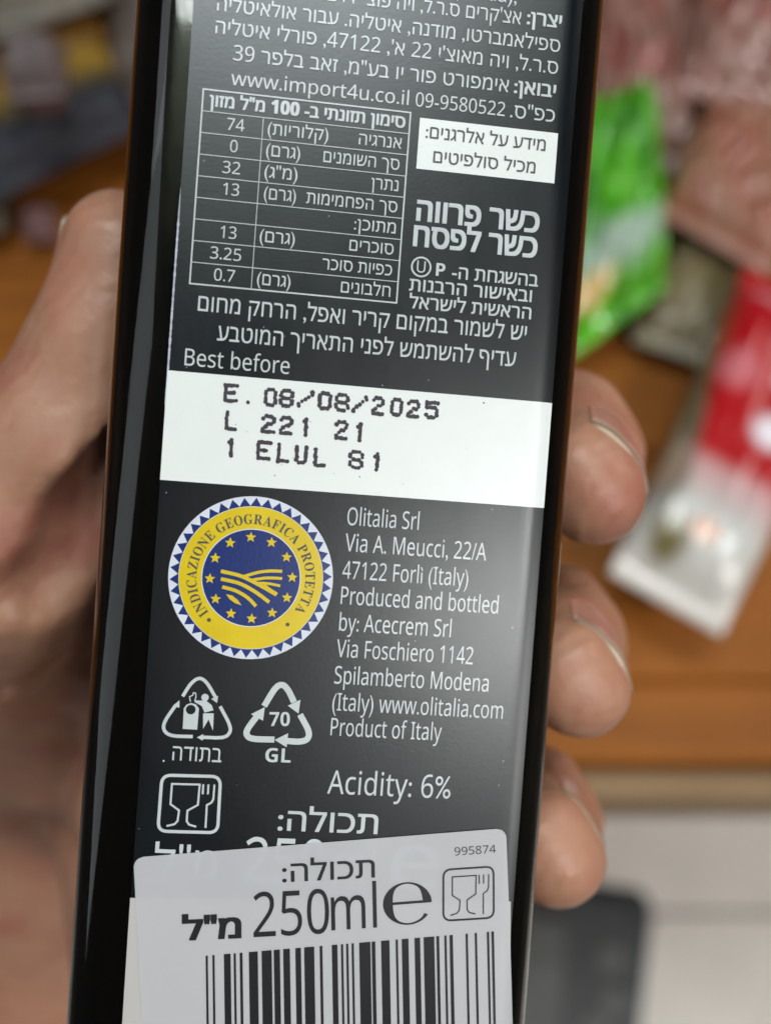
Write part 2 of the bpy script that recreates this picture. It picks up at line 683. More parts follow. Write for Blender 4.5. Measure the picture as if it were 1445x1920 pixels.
# kosher notice
p = Print()
p.row('כשר פרווה', 779, 1009, 437, 37, bold=0.032)
p.row('כשר לפסח', 773, 1005, 484, 37, bold=0.032)
p.row('בהשגחת ה-', 846, 1007, 538, 22, bold=0.012)
p.row('P', 816, 833, 519, 24, bold=0.03)
c = back(789, 501)
p.stroke([(c[0] + 0.93 * math.cos(a), c[1] + 0.93 * math.sin(a)) for a in np.linspace(0, 2 * math.pi, 33)[:-1]], 0.17, Z2, closed=True)
p.text('U', (c[0] - 0.42, c[1] - 0.55), (c[0] + 0.42, c[1] - 0.55), 1.15, Z2, bold=0.012)
p.row('ובאישור הרבנות', 766, 995, 567, 22, bold=0.012)
p.row('הראשית לישראל', 766, 994, 599, 22, bold=0.012)
p.build('kosher_text', M_WHITE, label)

p = Print()
p.row('יש לשמור במקום קריר ואפל, הרחק מחום', 371, 985, 639, 27, bold=0.004)
p.row('עדיף להשתמש לפני התאריך המוטבע', 407, 965, 688, 27, bold=0.004)
p.row('Best before', 346, 542, 685, 31, side='L', bold=0.006)
p.build('storage_text', M_WHITE, label)

# white band with the dot-matrix date
by1 = (back(330, 694)[1] + back(1020, 756)[1]) / 2
by0 = (back(300, 900)[1] + back(1018, 952)[1]) / 2
band = sheet('date_band', -19.01, 19.01, by0, by1, Z1, M_BAND, label, 60)
DOTS = {
    'E': ['11111', '1....', '1....', '1111.', '1....', '1....', '11111'],
    '0': ['.111.', '1...1', '1...1', '1...1', '1...1', '1...1', '.111.'],
    '8': ['.111.', '1...1', '1...1', '.111.', '1...1', '1...1', '.111.'],
    '/': ['....1', '....1', '...1.', '..1..', '.1...', '1....', '1....'],
    '2': ['.111.', '1...1', '....1', '..11.', '.1...', '1....', '11111'],
    '5': ['11111', '1....', '1111.', '....1', '....1', '1...1', '.111.'],
    'L': ['1....', '1....', '1....', '1....', '1....', '1....', '11111'],
    'U': ['1...1', '1...1', '1...1', '1...1', '1...1', '1...1', '.111.'],
    '1': ['..1..', '.11..', '..1..', '..1..', '..1..', '..1..', '..1..'],
    '.': ['.....', '.....', '.....', '.....', '.....', '.....', '..1..'],
}
p = Print()
zs = 1.853


def dots(ch, xa, xb, ya, yb):
    # xa, xb: left and right of the character in the enlarged crop, ya, yb its top and bottom at the left
    for r, line in enumerate(DOTS[ch]):
        for k, c in enumerate(line):
            if c != '1':
                continue
            X = xa + 7 + (xb - xa - 14) * k / 4 - (r - 3) * 0.6
            Y = ya + 7 + (yb - ya - 14) * r / 6 + (X - xa) * 0.085
            q = back(280 + X / zs, 680 + Y / zs)
            q = q[:2] + rng.normal(0, 0.022, 2)
            rad = 0.212 * rng.uniform(0.86, 1.14)
            n = 9
            ph = rng.uniform(0, 1)
            p.poly([(q[0] + rad * rng.uniform(0.88, 1.12) * math.cos(ph + 2 * math.pi * i / n), q[1] + rad * rng.uniform(0.88, 1.12) * math.sin(ph + 2 * math.pi * i / n)) for i in range(n)],
                   Z2 + 0.0006 * len(p.f) % 0.01)


for ch, a, b_, ya, yb in [('E', 258, 310, 70, 137), ('.', 318, 372, 76, 143), ('0', 397, 445, 84, 152), ('8', 450, 502, 88, 156), ('/', 512, 572, 92, 158), ('0', 585, 635, 98, 164),
                          ('8', 642, 696, 103, 170), ('/', 703, 758, 109, 177), ('2', 771, 817, 114, 183), ('0', 835, 882, 120, 186), ('2', 893, 940, 126, 192), ('5', 955, 1005, 130, 196),
                          ('L', 262, 308, 165, 236), ('2', 388, 440, 177, 246), ('2', 450, 500, 182, 250), ('1', 520, 568, 188, 256), ('2', 643, 690, 198, 268), ('1', 708, 756, 205, 273),
                          ('1', 262, 308, 260, 327), ('E', 372, 425, 268, 338), ('L', 443, 487, 278, 347), ('U', 505, 550, 284, 352), ('L', 570, 615, 294, 362), ('8', 690, 745, 301, 369), ('1', 768, 814, 309, 377)]:
    dots(ch, a, b_, ya, yb)
for X, Y, r_ in [(1160, 140, .07), (436, 392, .05), (730, 396, .05), (437, 243, .05), (300, 215, .04), (460, 355, .035), (500, 330, .03), (640, 385, .03), (340, 240, .03), (880, 420, .03), (1100, 300, .025), (560, 205, .035)]:
    q = back(280 + X / zs, 680 + Y / zs)
    p.disc(q[:2], r_ * 1.3, Z2 + 0.012, n=7)
p.build('date_print', M_INK, label)

# protected-origin seal
p = Print()
SC, SR = (-9.63, -5.88), 7.97
rot0 = math.radians(4.6)


def sp(r, a):
    return (SC[0] + SR * r * math.cos(a + rot0), SC[1] + SR * r * math.sin(a + rot0))


def sz(X, Y):
    q = back(280 + X / 4.014, 900 + Y / 4.014)
    return (q[0], q[1])


p.poly([sp(1.0, a) for a in np.linspace(0, 2 * math.pi, 97)[:-1]], Z1, 0)
NT = 42
pts = []
for i in range(NT):
    a = 2 * math.pi * i / NT
    pts += [sp(0.985, a), sp(0.885, a + math.pi / NT)]
n0 = len(pts)
p.add([SC] + pts, [(0, 1 + i, 1 + (i + 1) % n0) for i in range(n0)], Z1 + 0.015, 1)
p.poly([sp(0.878, a) for a in np.linspace(0, 2 * math.pi, 97)[:-1]], Z1 + 0.03, 0)
p.poly([sp(0.872, a) for a in np.linspace(0, 2 * math.pi, 97)[:-1]], Z1 + 0.04, 2)
p.poly([sp(0.603, a) for a in np.linspace(0, 2 * math.pi, 97)[:-1]], Z1 + 0.05, 0)
p.poly([sp(0.592, a) for a in np.linspace(0, 2 * math.pi, 97)[:-1]], Z1 + 0.06, 1)
for i in range(12):
    a = math.radians(90 + 30 * i)
    c = sp(0.50, a)
    st = []
    for k in range(10):
        rr = SR * (0.068 if k % 2 == 0 else 0.030)
        b2 = math.radians(90 + 36 * k) + rot0 * 0
        st.append((c[0] + rr * math.cos(b2), c[1] + rr * math.sin(b2)))
    p.add([c] + st, [(0, 1 + k, 1 + (k + 1) % 10) for k in range(10)], Z1 + 0.07, 2)


def curve(pts, n=14):
    P = [np.array(q, float) for q in pts]
    P = [2 * P[0] - P[1]] + P + [2 * P[-1] - P[-2]]
    out = []
    for i in range(1, len(P) - 2):
        for t_ in np.linspace(0, 1, n, endpoint=False):
            a, b, c, d = P[i - 1], P[i], P[i + 1], P[i + 2]
            out.append(0.5 * (2 * b + (c - a) * t_ + (2 * a - 5 * b + 4 * c - d) * t_ ** 2 + (3 * b - a - 3 * c + d) * t_ ** 3))
    out.append(P[-2])
    return out


for i, ln in enumerate([[(540, 685), (690, 722), (840, 795), (955, 862)], [(540, 743), (680, 778), (800, 842), (902, 918)], [(550, 803), (650, 832), (740, 884), (803, 948)],
                        [(700, 728), (820, 694), (910, 684), (1000, 686)], [(770, 752), (860, 738), (930, 736), (1000, 740)], [(800, 775), (870, 776), (930, 784), (985, 796)], [(862, 790), (905, 822), (962, 858)]]):
    p.stroke([sz(*q) for q in curve(ln)], (0.36, 0.36, 0.34, 0.30, 0.28, 0.26, 0.30)[i], Z1 + 0.07 + 0.002 * i, 2)
p.poly([sz(*q) for q in [(580, 858), (625, 868), (665, 900), (695, 942), (645, 925), (605, 895)]][::-1], Z1 + 0.07, 2)
# lettering round the ring
txt = 'INDICAZIONE GEOGRAFICA PROTETTA'
adv = []
for ch in txt:
    if ch == ' ':
        adv.append(0.30)
    else:
        v_, _ = glyphs(style(ch, 'serif'))
        adv.append(v_[:, 0].max() - v_[:, 0].min() + 0.10)
tot = sum(adv)
a0, a1 = math.radians(219), math.radians(-38)
acc = 0
for ch, w in zip(txt, adv):
    a = a0 + (a1 - a0) * (acc + w / 2) / tot
    acc += w
    if ch == ' ':
        continue
    v_, f_ = glyphs(style(ch, 'serif'))
    sc_ = SR * 0.118 / refh('ser')
    wx = (a0 - a1) / tot * SR * 0.70
    cxm = (v_[:, 0].min() + v_[:, 0].max()) / 2
    base = np.array(sp(0.662, a))
    up = np.array([math.cos(a + rot0), math.sin(a + rot0)])
    rt = np.array([up[1], -up[0]])
    q = base + np.outer((v_[:, 0] - cxm) * wx, rt) + np.outer(v_[:, 1] * sc_, up)
    p.add([tuple(b) for b in q], f_, Z1 + 0.07, 3)
for X, Y in ((450, 1052), (1040, 1086)):
    p.disc(sz(X, Y), 0.19, Z1 + 0.07, 3)
p.build('origin_seal', [M_SEALW, M_BLUE, M_YEL, M_GREYTXT], label)

# maker's address
p = Print()
for s, xl, xr, y in [('Olitalia Srl', 650, 784, 984), ('Via A. Meucci, 22/A', 646, 910, 1033), ('47122 Forlì (Italy)', 641, 876, 1084), ('Produced and bottled', 638, 932, 1132), ('by: Acecrem Srl', 635, 844, 1182),
                     ('Via Foschiero 1142', 630, 885, 1231), ('Spilamberto Modena', 626, 914, 1281), ('(Italy) www.olitalia.com', 622, 941, 1331), ('Product of Italy', 619, 826, 1378)]:
    p.row(s, xl, xr, y, 33, side='L', bold=0.002)
p.build('address_text', M_WHITE, label)
p = Print()
p.row('Acidity: 6%', 613, 843, 1487, 44, side='L', bold=0.002)
p.build('acidity_text', M_WHITE, label)


# recycling and food-safe marks
def q6(X, Y):
    q = back(240 + X / 3.6125, 1240 + Y / 3.6125)
    return (q[0], q[1])


p = Print()
W1 = 0.33
p.stroke([q6(*c) for c in curve([(372, 235), (428, 150), (484, 114), (535, 145), (596, 245)])], W1, Z2)
p.stroke([q6(*c) for c in curve([(625, 303), (685, 420), (690, 478), (640, 513), (500, 512)])], W1, Z2)
p.stroke([q6(*c) for c in curve([(440, 508), (300, 500), (247, 462), (255, 400), (325, 295)])], W1, Z2)
for tri in ([(565, 252), (612, 232), (604, 280)], [(468, 513), (512, 490), (508, 535)], [(305, 300), (350, 262), (350, 312)]):
    p.poly([q6(*c) for c in tri], Z2 + 0.01)
p.disc(q6(523, 243), 0.36, Z2)
p.poly([q6(*c) for c in [(450, 262), (530, 265), (568, 295), (580, 330), (520, 345), (500, 300), (455, 275)]], Z2)
p.poly([q6(*c) for c in [(510, 350), (582, 350), (577, 468), (547, 392)]], Z2)
p.poly([q6(*c) for c in [(510, 350), (547, 392), (510, 455)]], Z2 + 0.002)
p.poly([q6(*c) for c in [(372, 455), (380, 315), (400, 290), (430, 280), (462, 290), (482, 318), (470, 461)]], Z2)
p.disc(q6(427, 325), 0.47, Z2 + 0.02, 1)
p.stroke([q6(*c) for c in [(425, 272), (418, 238), (440, 228), (445, 210), (460, 214), (462, 240), (455, 262)]], 0.10, Z2 + 0.005)
a_, b2 = q6(300, 676), q6(632, 682)
p.text('בתודה', (a_[0], b2[1]), (b2[0], b2[1]), 1.38, Z2)
p.disc(q6(243, 672), 0.10, Z2, n=8)
p.build('litter_mark', [M_WHITE, M_LABEL], label)

p = Print()
W2 = 0.60
p.stroke([q6(*c) for c in curve([(922, 302), (995, 185), (1042, 158), (1082, 190), (1125, 275)])], W2, Z2)
p.stroke([q6(*c) for c in curve([(1165, 358), (1220, 465), (1216, 520), (1165, 541), (1070, 537)])], W2, Z2)
p.stroke([q6(*c) for c in curve([(992, 528), (850, 522), (806, 496), (815, 450), (880, 362)])], W2, Z2)
for tri in ([(1082, 298), (1168, 258), (1155, 352)], [(993, 530), (1085, 484), (1074, 580)], [(833, 356), (927, 308), (915, 400)]):
    p.poly([q6(*c) for c in tri], Z2 + 0.01)
a_, b2 = q6(957, 436), q6(1095, 436)
p.text('70', a_, b2, 1.38, Z2, bold=0.03)
a_, b2 = q6(928, 678), q6(1100, 684)
p.text('GL', a_, b2, 1.38, Z2, bold=0.03)
p.build('glass_recycling_mark', M_WHITE, label)


def round_rect(c4, frac=0.16, n=6):
    c4 = [np.array(c, float) for c in c4]
    out = []
    for i in range(4):
        a, b, c = c4[i - 1], c4[i], c4[(i + 1) % 4]
        s, e = b + (a - b) * frac, b + (c - b) * frac
        for k in range(n + 1):
            t_ = k / n
            out.append((1 - t_) ** 2 * s + 2 * t_ * (1 - t_) * b + t_ ** 2 * e)
    return out


def food_mark(p, c4, w, z, mi=0):
    """glass-and-fork mark in a rounded square; c4 = corners TL, TR, BR, BL in mm"""
    TLc, TRc, BRc, BLc = [np.array(c, float) for c in c4]

    def m(X, Y):
        u, v_ = (X - 215) / 410, (Y - 765) / 395
        return tuple(TLc * (1 - u) * (1 - v_) + TRc * u * (1 - v_) + BRc * u * v_ + BLc * (1 - u) * v_)
    p.stroke(round_rect(c4), w * 1.6, z, mi, closed=True)
    p.stroke([m(*c) for c in [(272, 1122), (325, 1108), (345, 1085), (350, 1010), (288, 968), (288, 825), (482, 825), (478, 968), (408, 1010), (408, 1085), (425, 1108), (475, 1122)]], w, z, mi)
    p.stroke([m(*c) for c in [(507, 822), (507, 892)]], w, z, mi)
    p.stroke([m(*c) for c in [(543, 822), (543, 892)]], w, z, mi)
    p.stroke([m(*c) for c in [(585, 822), (583, 925), (570, 950), (540, 968), (540, 1128)]], w, z, mi)


p = Print()
food_mark(p, [q6(*c) for c in ((233, 768), (628, 778), (608, 1158), (204, 1147))], 0.19, Z2)
p.build('food_safe_mark', M_WHITE, label)

p = Print()
p.row('תכולה:', 520, 707, 1563, 37, Z2, bold=0.01)
p.row('250', 456, 606, 1652, 84, side='L', z=Z2, bold=0.01)
p.row('ml', 622, 700, 1661, 84, side='L', z=Z2)
p.row('e', 728, 818, 1664, 84, side='L', z=Z2, ref='x')
p.row('מ"ל', 288, 405, 1645, 50, z=Z2)
p.build('volume_text', M_WHITE, label)


# ------------------------------------------------------------------ stickers at the foot of the label
def sticker(name, quad, z, mat, rfrac=0.0):
    q = [np.array(back(*c)[:2]) for c in quad]          # TL TR BR BL
    nx, ny = 36, 24
    vs, fs, keep = [], [], []
    rr = 1.0
    Wd = np.linalg.norm(q[1] - q[0])
    Hd = np.linalg.norm(q[3] - q[0])
    us = np.concatenate([np.linspace(0, rr / Wd, 9)[:-1], np.linspace(rr / Wd, 1 - rr / Wd, 24), np.linspace(1 - rr / Wd, 1, 9)[1:]])
    for ju, v_ in enumerate(np.concatenate([np.linspace(0, rr / Hd, 9)[:-1], np.linspace(rr / Hd, 1, 16)])):
        # inset of the left and right edge in the rounded top corners
        dy = rr - v_ * Hd
        ins = rr - math.sqrt(max(0, rr * rr - dy * dy)) if (dy > 0 and rfrac) else 0.0
        for u in us:
            uu = ins / Wd + u * (1 - 2 * ins / Wd)
            a = q[0] * (1 - uu) * (1 - v_) + q[1] * uu * (1 - v_) + q[2] * uu * v_ + q[3] * (1 - uu) * v_
            vs.append((a[0], a[1], z + float(zprof(a[0]))))
    nx = len(us)
    ny = len(vs) // nx
    for j in range(ny - 1):
        for i in range(nx - 1):
            a = j * nx + i
            fs.append((a, a + nx, a + nx + 1, a + 1))
    return mesh(name, vs, fs, mat, bottle, True, scale=MM)


under = sticker('paper_sticker', [(245, 1682), (957, 1690), (957, 2250), (210, 2230)], 0.20, M_STICK2)
under['label'] = 'plain white paper sticker under the price sticker'
over = sticker('barcode_sticker', [(251, 1606), (947, 1551), (972, 2150), (282, 2200)], 0.27, M_STICK, 1)
over['label'] = 'white film sticker with round corners, barcode and 250ml'


def q7(X, Y):
    q = back(200 + X / 1.762, 1480 + Y / 1.762)
    return (q[0], q[1])


ZS = 0.31
p = Print()
p.text('תכולה:', q7(580, 303), q7(885, 287), 34 / 19, ZS, bold=0.008)
p.text('250', q7(486, 484), q7(735, 470), 84 / 19, ZS, bold=0.012)
p.text('ml', q7(742, 462), q7(892, 452), 84 / 19, ZS, bold=0.012)
p.text('מ"ל', q7(250, 494), q7(446, 485), 37 / 19, ZS, bold=0.035)
p.text('995874', q7(1147, 215), q7(1283, 206), 15.5 / 19, ZS, bold=0.004)
# estimated sign, drawn as its own thick-and-thin shape
ec = np.array(q7(992, 373))
ex = np.array(q7(1072, 367)) - ec
ey = np.array(q7(988, 303)) - ec


def E_(u, v_):
    return tuple(ec + ex * u + ey * v_)


outer = [(math.cos(a), math.sin(a)) for a in np.radians(np.linspace(2, 325, 50))]
inner = []
for a in np.linspace(2, 325, 50):
    k = math.radians(a)
    th = 0.10 + 0.30 * max(0, math.cos(math.radians(a - 178))) ** 1.5 + 0.26 * max(0, math.cos(math.radians(a - 10))) ** 3
    inner.append((math.cos(k) * (1 - th), math.sin(k) * (1 - 0.07 - 0.05 * abs(math.cos(k)))))
p.add([E_(*c) for c in outer + inner], [(i, i + 1, 51 + i, 50 + i) for i in range(49)], ZS)
p.poly([E_(*c) for c in [(-0.72, -0.02), (0.99, -0.02), (0.99, 0.10), (-0.72, 0.10)]], ZS + 0.008)
p.build('content_text', M_BLACK, over)
p = Print()
food_mark(p, [q7(*c) for c in ((1110, 262), (1275, 251), (1276, 420), (1110, 430))], 0.12, ZS)
p.build('food_safe_mark', M_BLACK, over)
p = Print()
for x, w in [(328, 8), (350, 8), (388, 24), (420, 8), (440, 10), (470, 32), (512, 36), (552, 22), (583, 24), (623, 20), (652, 36), (703, 10), (743, 20), (773, 8), (790, 8), (808, 8), (833, 40), (874, 13), (905, 30),
             (953, 8), (973, 24), (1015, 20), (1045, 38), (1087, 10), (1113, 8), (1130, 12), (1183, 8), (1213, 8), (1253, 8), (1268, 9)]:
    ytop = 545 - (x - 328) * 0.0845
    wz = w * 0.92
    ang = 0.018 + (x - 800) * 0.00001
    Ld = 480
    p.poly([q7(x, ytop), q7(x + ang * Ld, ytop + Ld), q7(x + ang * Ld + wz, ytop + Ld), q7(x + wz, ytop - w * 0.08)], ZS)
p.build('barcode', M_BLACK, over)


# ------------------------------------------------------------------ hand: one continuous surface from a distance field
def hp(px, py, z):
    return back(px, py, z)


X0, X1, Y0, Y1, ZZ0, ZZ1 = -130.0, 48.0, -178.0, 38.0, -250.0, -4.0
VS = 1.25
gx, gy, gz = np.arange(X0, X1, VS), np.arange(Y0, Y1, VS), np.arange(ZZ0, ZZ1, VS)


def cone(P, a, b, ra, rb):
    a, b = np.array(a, float), np.array(b, float)
    ab = b - a
    L2 = float(ab @ ab)
    d = P - a
    h = np.clip((d @ ab) / L2, 0, 1)
    return np.linalg.norm(d - h[..., None] * ab, axis=-1) - (ra + (rb - ra) * h)


def smin(a, b, k):
    h = np.maximum(k - np.abs(a - b), 0) / k
    return np.minimum(a, b) - h * h * k * 0.25


def rbox(P, hx, hz, r):
    qx = np.abs(P[..., 0] - BX) - (hx - r)
    qz = np.abs(P[..., 2] - BZ) - (hz - r)
    return np.hypot(np.maximum(qx, 0), np.maximum(qz, 0)) + np.minimum(np.maximum(qx, qz), 0) - r


FINGERS = []


def finger_chain(tip, n, w, mcp, pip, dip, rt, off):
    """tip, dip, pip, mcp: joint centres; n: nail direction; off: half extra width"""
    w = np.array(w, float)
    w /= np.linalg.norm(w)
    seg = []
    for s in (-1, 1):
        o_ = w * off * s
        seg.append((np.array(tip) + o_ * 0.75, np.array(dip) + o_, rt, rt + 1.0))
        seg.append((np.array(dip) + o_, np.array(pip) + np.array([0, 1, 0]) * off * s, rt + 0.8, rt + 1.6))
    seg.append((np.array(pip), np.array(mcp), rt + 2.3, rt + 3.6))
    return seg


# joint centres in the bottle frame (mm)
thumb = [hp(226, 470, -27), hp(196, 640, -29), hp(128, 830, -31), hp(0, 1010, -37), hp(-110, 1240, -76)]
fing = []
for (tx, ty, tz), (dx, dy, dz) in (((1100, 905, -17), (1085, 820, -37)), ((1072, 1270, -18), (1058, 1180, -38)), ((1030, 1590, -20), (1016, 1515, -40)), ((930, 2090, -30), (925, 2010, -46))):
    fing.append((hp(tx, ty, tz), hp(dx, dy, dz)))

groups = []
# thumb: wide in z, thin in x
tw = np.array([0.12, 0.0, 1.0])
th = []
for s in (-1, 1):
    th.append((thumb[0] + tw * 2.2 * s, thumb[1] + tw * 2.6 * s, 6.7, 7.8))
    th.append((thumb[1] + tw * 2.6 * s, thumb[2] + tw * 2.0 * s, 7.8, 10.6))
th.append((thumb[2], thumb[3], 11.6, 16.0))
th.append((thumb[3], thumb[4], 16.0, 16.0))
groups.append((th, 3.0))
wrist = np.array(hp(60, 1380, -114))
arm0, arm1 = np.array(hp(60, 1720, -176)), np.array(hp(45, 2230, -218))
for i, (tp, dp) in enumerate(fing):
    pip = np.array([26.5 - i * 0.7, dp[1] + 2.5, -58.0])
    mcp = np.array(hp(300 - 10 * i, [1040, 1280, 1530, 1800][i], -64))
    mcp[2] = -66
    wdir = np.array([0.60, -0.78, 0.0])
    segs = finger_chain(tp, None, wdir, mcp, pip, dp, 6.1 - 0.15 * i - (0.5 if i == 3 else 0), 2.3)
    groups.append((segs, 2.2))
    FINGERS.append((tp, dp))
    groups.append(([(mcp, wrist + np.array([16, 12 - i * 8, -8]), 11.5, 13.5)], 6.0))
# palm web and heel
groups.append(([(thumb[3], np.array(hp(240, 1120, -66)), 11, 10), (thumb[4], wrist, 16, 16), (hp(45, 1190, -60), hp(-20, 1380, -88), 9.5, 11.0), (hp(170, 1180, -62), hp(120, 1400, -92), 7.5, 12),
                 (wrist, arm0, 17, 25), (arm0, arm1, 25, 31), (wrist + np.array([-22, -4, -8.]), arm0 + np.array([-14, 0, 0.]), 15, 21)], 6.0))


def hand_sdf(P):
    d = None
    for segs, k in groups:
        g = None
        for a, b, ra, rb in segs:
            c = cone(P, a, b, ra, rb)
            g = c if g is None else smin(g, c, k)
        d = g if d is None else smin(d, g, 4.0 if d is not None else 0)
    # slight folds: thumb joint creases and the crease under the thumb mound
    for a, b, r in CREASES:
        c = cone(P, a, b, r, r)
        h = np.maximum(1.6 - np.abs(-c - d), 0) / 1.6
        d = np.maximum(d, -c) + h * h * 1.6 * 0.25
    lump = 0.35 * np.sin(P[..., 0] * 0.55 + 1.0) * np.sin(P[..., 1] * 0.42) * np.sin(P[..., 2] * 0.5 + 2)
    d = d + lump
    return np.maximum(d, -(rbox(P, HW, HW, CR) - 0.15))


CREASES = []
for pts_, r in (([(214, 850, -24), (188, 960, -22), (150, 1060, -22), (85, 1112, -22), (0, 1140, -20), (-60, 1150, -22)], (4.0, 6.0, 5.0, 3.4, 2.8)), ([(110, 1130, -44), (60, 1220, -46), (10, 1300, -48)], (3.4, 3.4))):
    for a, b, rr_ in zip(pts_, pts_[1:], r):
        CREASES.append((hp(*a), hp(*b), rr_))


def surface_nets(D, x, y, z):
    s = D < 0
    nx, ny, nz = D.shape
    cell_any = np.zeros((nx - 1, ny - 1, nz - 1), bool)
    cnt = np.zeros((nx - 1, ny - 1, nz - 1), np.int8)
    corners = [(i, j, k) for i in (0, 1) for j in (0, 1) for k in (0, 1)]
    for i, j, k in corners:
        cnt += s[i:nx - 1 + i, j:ny - 1 + j, k:nz - 1 + k]
    act = np.argwhere((cnt > 0) & (cnt < 8))
    idx = -np.ones(cnt.shape, np.int64)
    idx[tuple(act.T)] = np.arange(len(act))
    pos = np.zeros((len(act), 3))
    num = np.zeros(len(act))
    for c in corners:
        for ax in range(3):
            if c[ax]:
                continue
            c2 = list(c)
            c2[ax] = 1
            A = D[tuple((act + np.array(c)).T)]
            B = D[tuple((act + np.array(c2)).T)]
            m_ = (A < 0) != (B < 0)
            t_ = np.where(m_, A / np.where(m_, A - B, 1), 0)
            pt = np.array(c, float)[None, :] + t_[:, None] * np.eye(3)[ax][None, :]
            pos += pt * m_[:, None]
            num += m_
    pos = pos / num[:, None] + act
    V = np.stack([x[0] + pos[:, 0] * VS, y[0] + pos[:, 1] * VS, z[0] + pos[:, 2] * VS], 1)
    F = []
    for ax in range(3):
        sl0 = [slice(None)] * 3
        sl1 = [slice(None)] * 3
        sl0[ax], sl1[ax] = slice(0, -1), slice(1, None)
        A, B = s[tuple(sl0)], s[tuple(sl1)]
        e = np.argwhere(A != B)
        u_, w_ = (ax + 1) % 3, (ax + 2) % 3
        ok = (e[:, u_] > 0) & (e[:, w_] > 0) & (e[:, u_] < D.shape[u_] - 1) & (e[:, w_] < D.shape[w_] - 1)
        e = e[ok]
        inside = A[tuple(e.T)]
        q = []
        for du, dw in ((1, 1), (0, 1), (0, 0), (1, 0)):
            c = e.copy()
            c[:, u_] -= du
            c[:, w_] -= dw
            q.append(idx[tuple(c.T)])
        q = np.stack(q, 1)
        q[~inside] = q[~inside][:, ::-1]
        F.append(q)
    return V, np.concatenate(F)


G = np.zeros((len(gx), len(gy), len(gz)), np.float32)
YY, ZZ = np.meshgrid(gy, gz, indexing='ij')
for i0 in range(0, len(gx), 16):
    xs = gx[i0:i0 + 16]
    P = np.stack([np.broadcast_to(xs[:, None, None], (len(xs),) + YY.shape), np.broadcast_to(YY, (len(xs),) + YY.shape), np.broadcast_to(ZZ, (len(xs),) + ZZ.shape)], -1)
    G[i0:i0 + 16] = hand_sdf(P)
HV, HF = surface_nets(G, gx, gy, gz)
print('hand verts', len(HV))


def skin_mat():
    m, nt, b = nodes('skin')
    v = coords(nt)
    n1 = noise(nt, v, 55, 4, 0.6)
    n2 = noise(nt, v, 210, 3, 0.6)
    base = ramp(nt, n1, [(0.34, (0.42, 0.165, 0.110)), (0.50, (0.43, 0.215, 0.135)), (0.66, (0.36, 0.110, 0.080))])
    nt.links.new(mixc(nt, mathn(nt, 'MULTIPLY', n2, 0.45), base, (0.50, 0.29, 0.185)), b.inputs['Base Color'])
    b.inputs['Roughness'].default_value = 0.46
    b.inputs['Subsurface Weight'].default_value = 0.25
    b.inputs['Subsurface Radius'].default_value = (1.0, 0.35, 0.18)
    b.inputs['Subsurface Scale'].default_value = 0.003
    w = N(nt, 'TexWave')
    w.inputs['Scale'].default_value = 120
    w.inputs['Distortion'].default_value = 9
    w.inputs['Detail'].default_value = 3
    nt.links.new(coords(nt, (1, 1, 1), rot=(0.3, 0.5, 0.9)), w.inputs['Vector'])
    vo = N(nt, 'TexVoronoi', feature='DISTANCE_TO_EDGE')
    vo.inputs['Scale'].default_value = 900
    nt.links.new(v, vo.inputs['Vector'])
    h = mathn(nt, 'ADD', mathn(nt, 'MULTIPLY', w.outputs['Fac'], 0.7), mathn(nt, 'ADD', mathn(nt, 'MULTIPLY', n2, 1.2), mathn(nt, 'MULTIPLY', vo.outputs[0], 0.5)))
    w2 = N(nt, 'TexWave')
    w2.inputs['Scale'].default_value = 38
    w2.inputs['Distortion'].default_value = 14
    w2.inputs['Detail'].default_value = 4
    w2.inputs['Detail Scale'].default_value = 2.5
    nt.links.new(coords(nt, (1, 1, 1), rot=(0.1, 0.2, 0.75)), w2.inputs['Vector'])
    h = mathn(nt, 'ADD', h, mathn(nt, 'MULTIPLY', w2.outputs['Fac'], 0.45))
    bump(nt, b, h, 0.26, 0.30 * MM)
    rg = N(nt, 'MapRange')
    rg.inputs['To Min'].default_value = 0.34
    rg.inputs['To Max'].default_value = 0.58
    nt.links.new(n2, rg.inputs['Value'])
    nt.links.new(rg.outputs[0], b.inputs['Roughness'])
    return m


M_SKIN = skin_mat()
hand = root('hand', 'bare left hand wrapped round the dark bottle from behind, thumb up its left side', 'hand', BM)
me = bpy.data.meshes.new('skin')
me.from_pydata((HV * MM).tolist(), [], HF.tolist())
skin = link('skin', me, M_SKIN, hand, True)
sm = skin.modifiers.new('smooth', 'SMOOTH')
sm.factor = 0.5
sm.iterations = 3


def nail_mat():
    m, nt, b = nodes('fingernail')
    tc = N(nt, 'TexCoord')
    sx = N(nt, 'SeparateXYZ')
    nt.links.new(tc.outputs['UV'], sx.inputs[0])
    col = ramp(nt, sx.outputs['Y'], [(0.0, (0.42, 0.20, 0.15)), (0.76, (0.44, 0.22, 0.17)), (0.84, (0.52, 0.42, 0.31)), (1.0, (0.58, 0.49, 0.37))])
    nt.links.new(col, b.inputs['Base Color'])
    b.inputs['Roughness'].default_value = 0.25
    bump(nt, b, noise(nt, coords(nt, (1, 1, 1)), 400, 2), 0.2, 0.1 * MM)
    return m


M_NAIL = nail_mat()


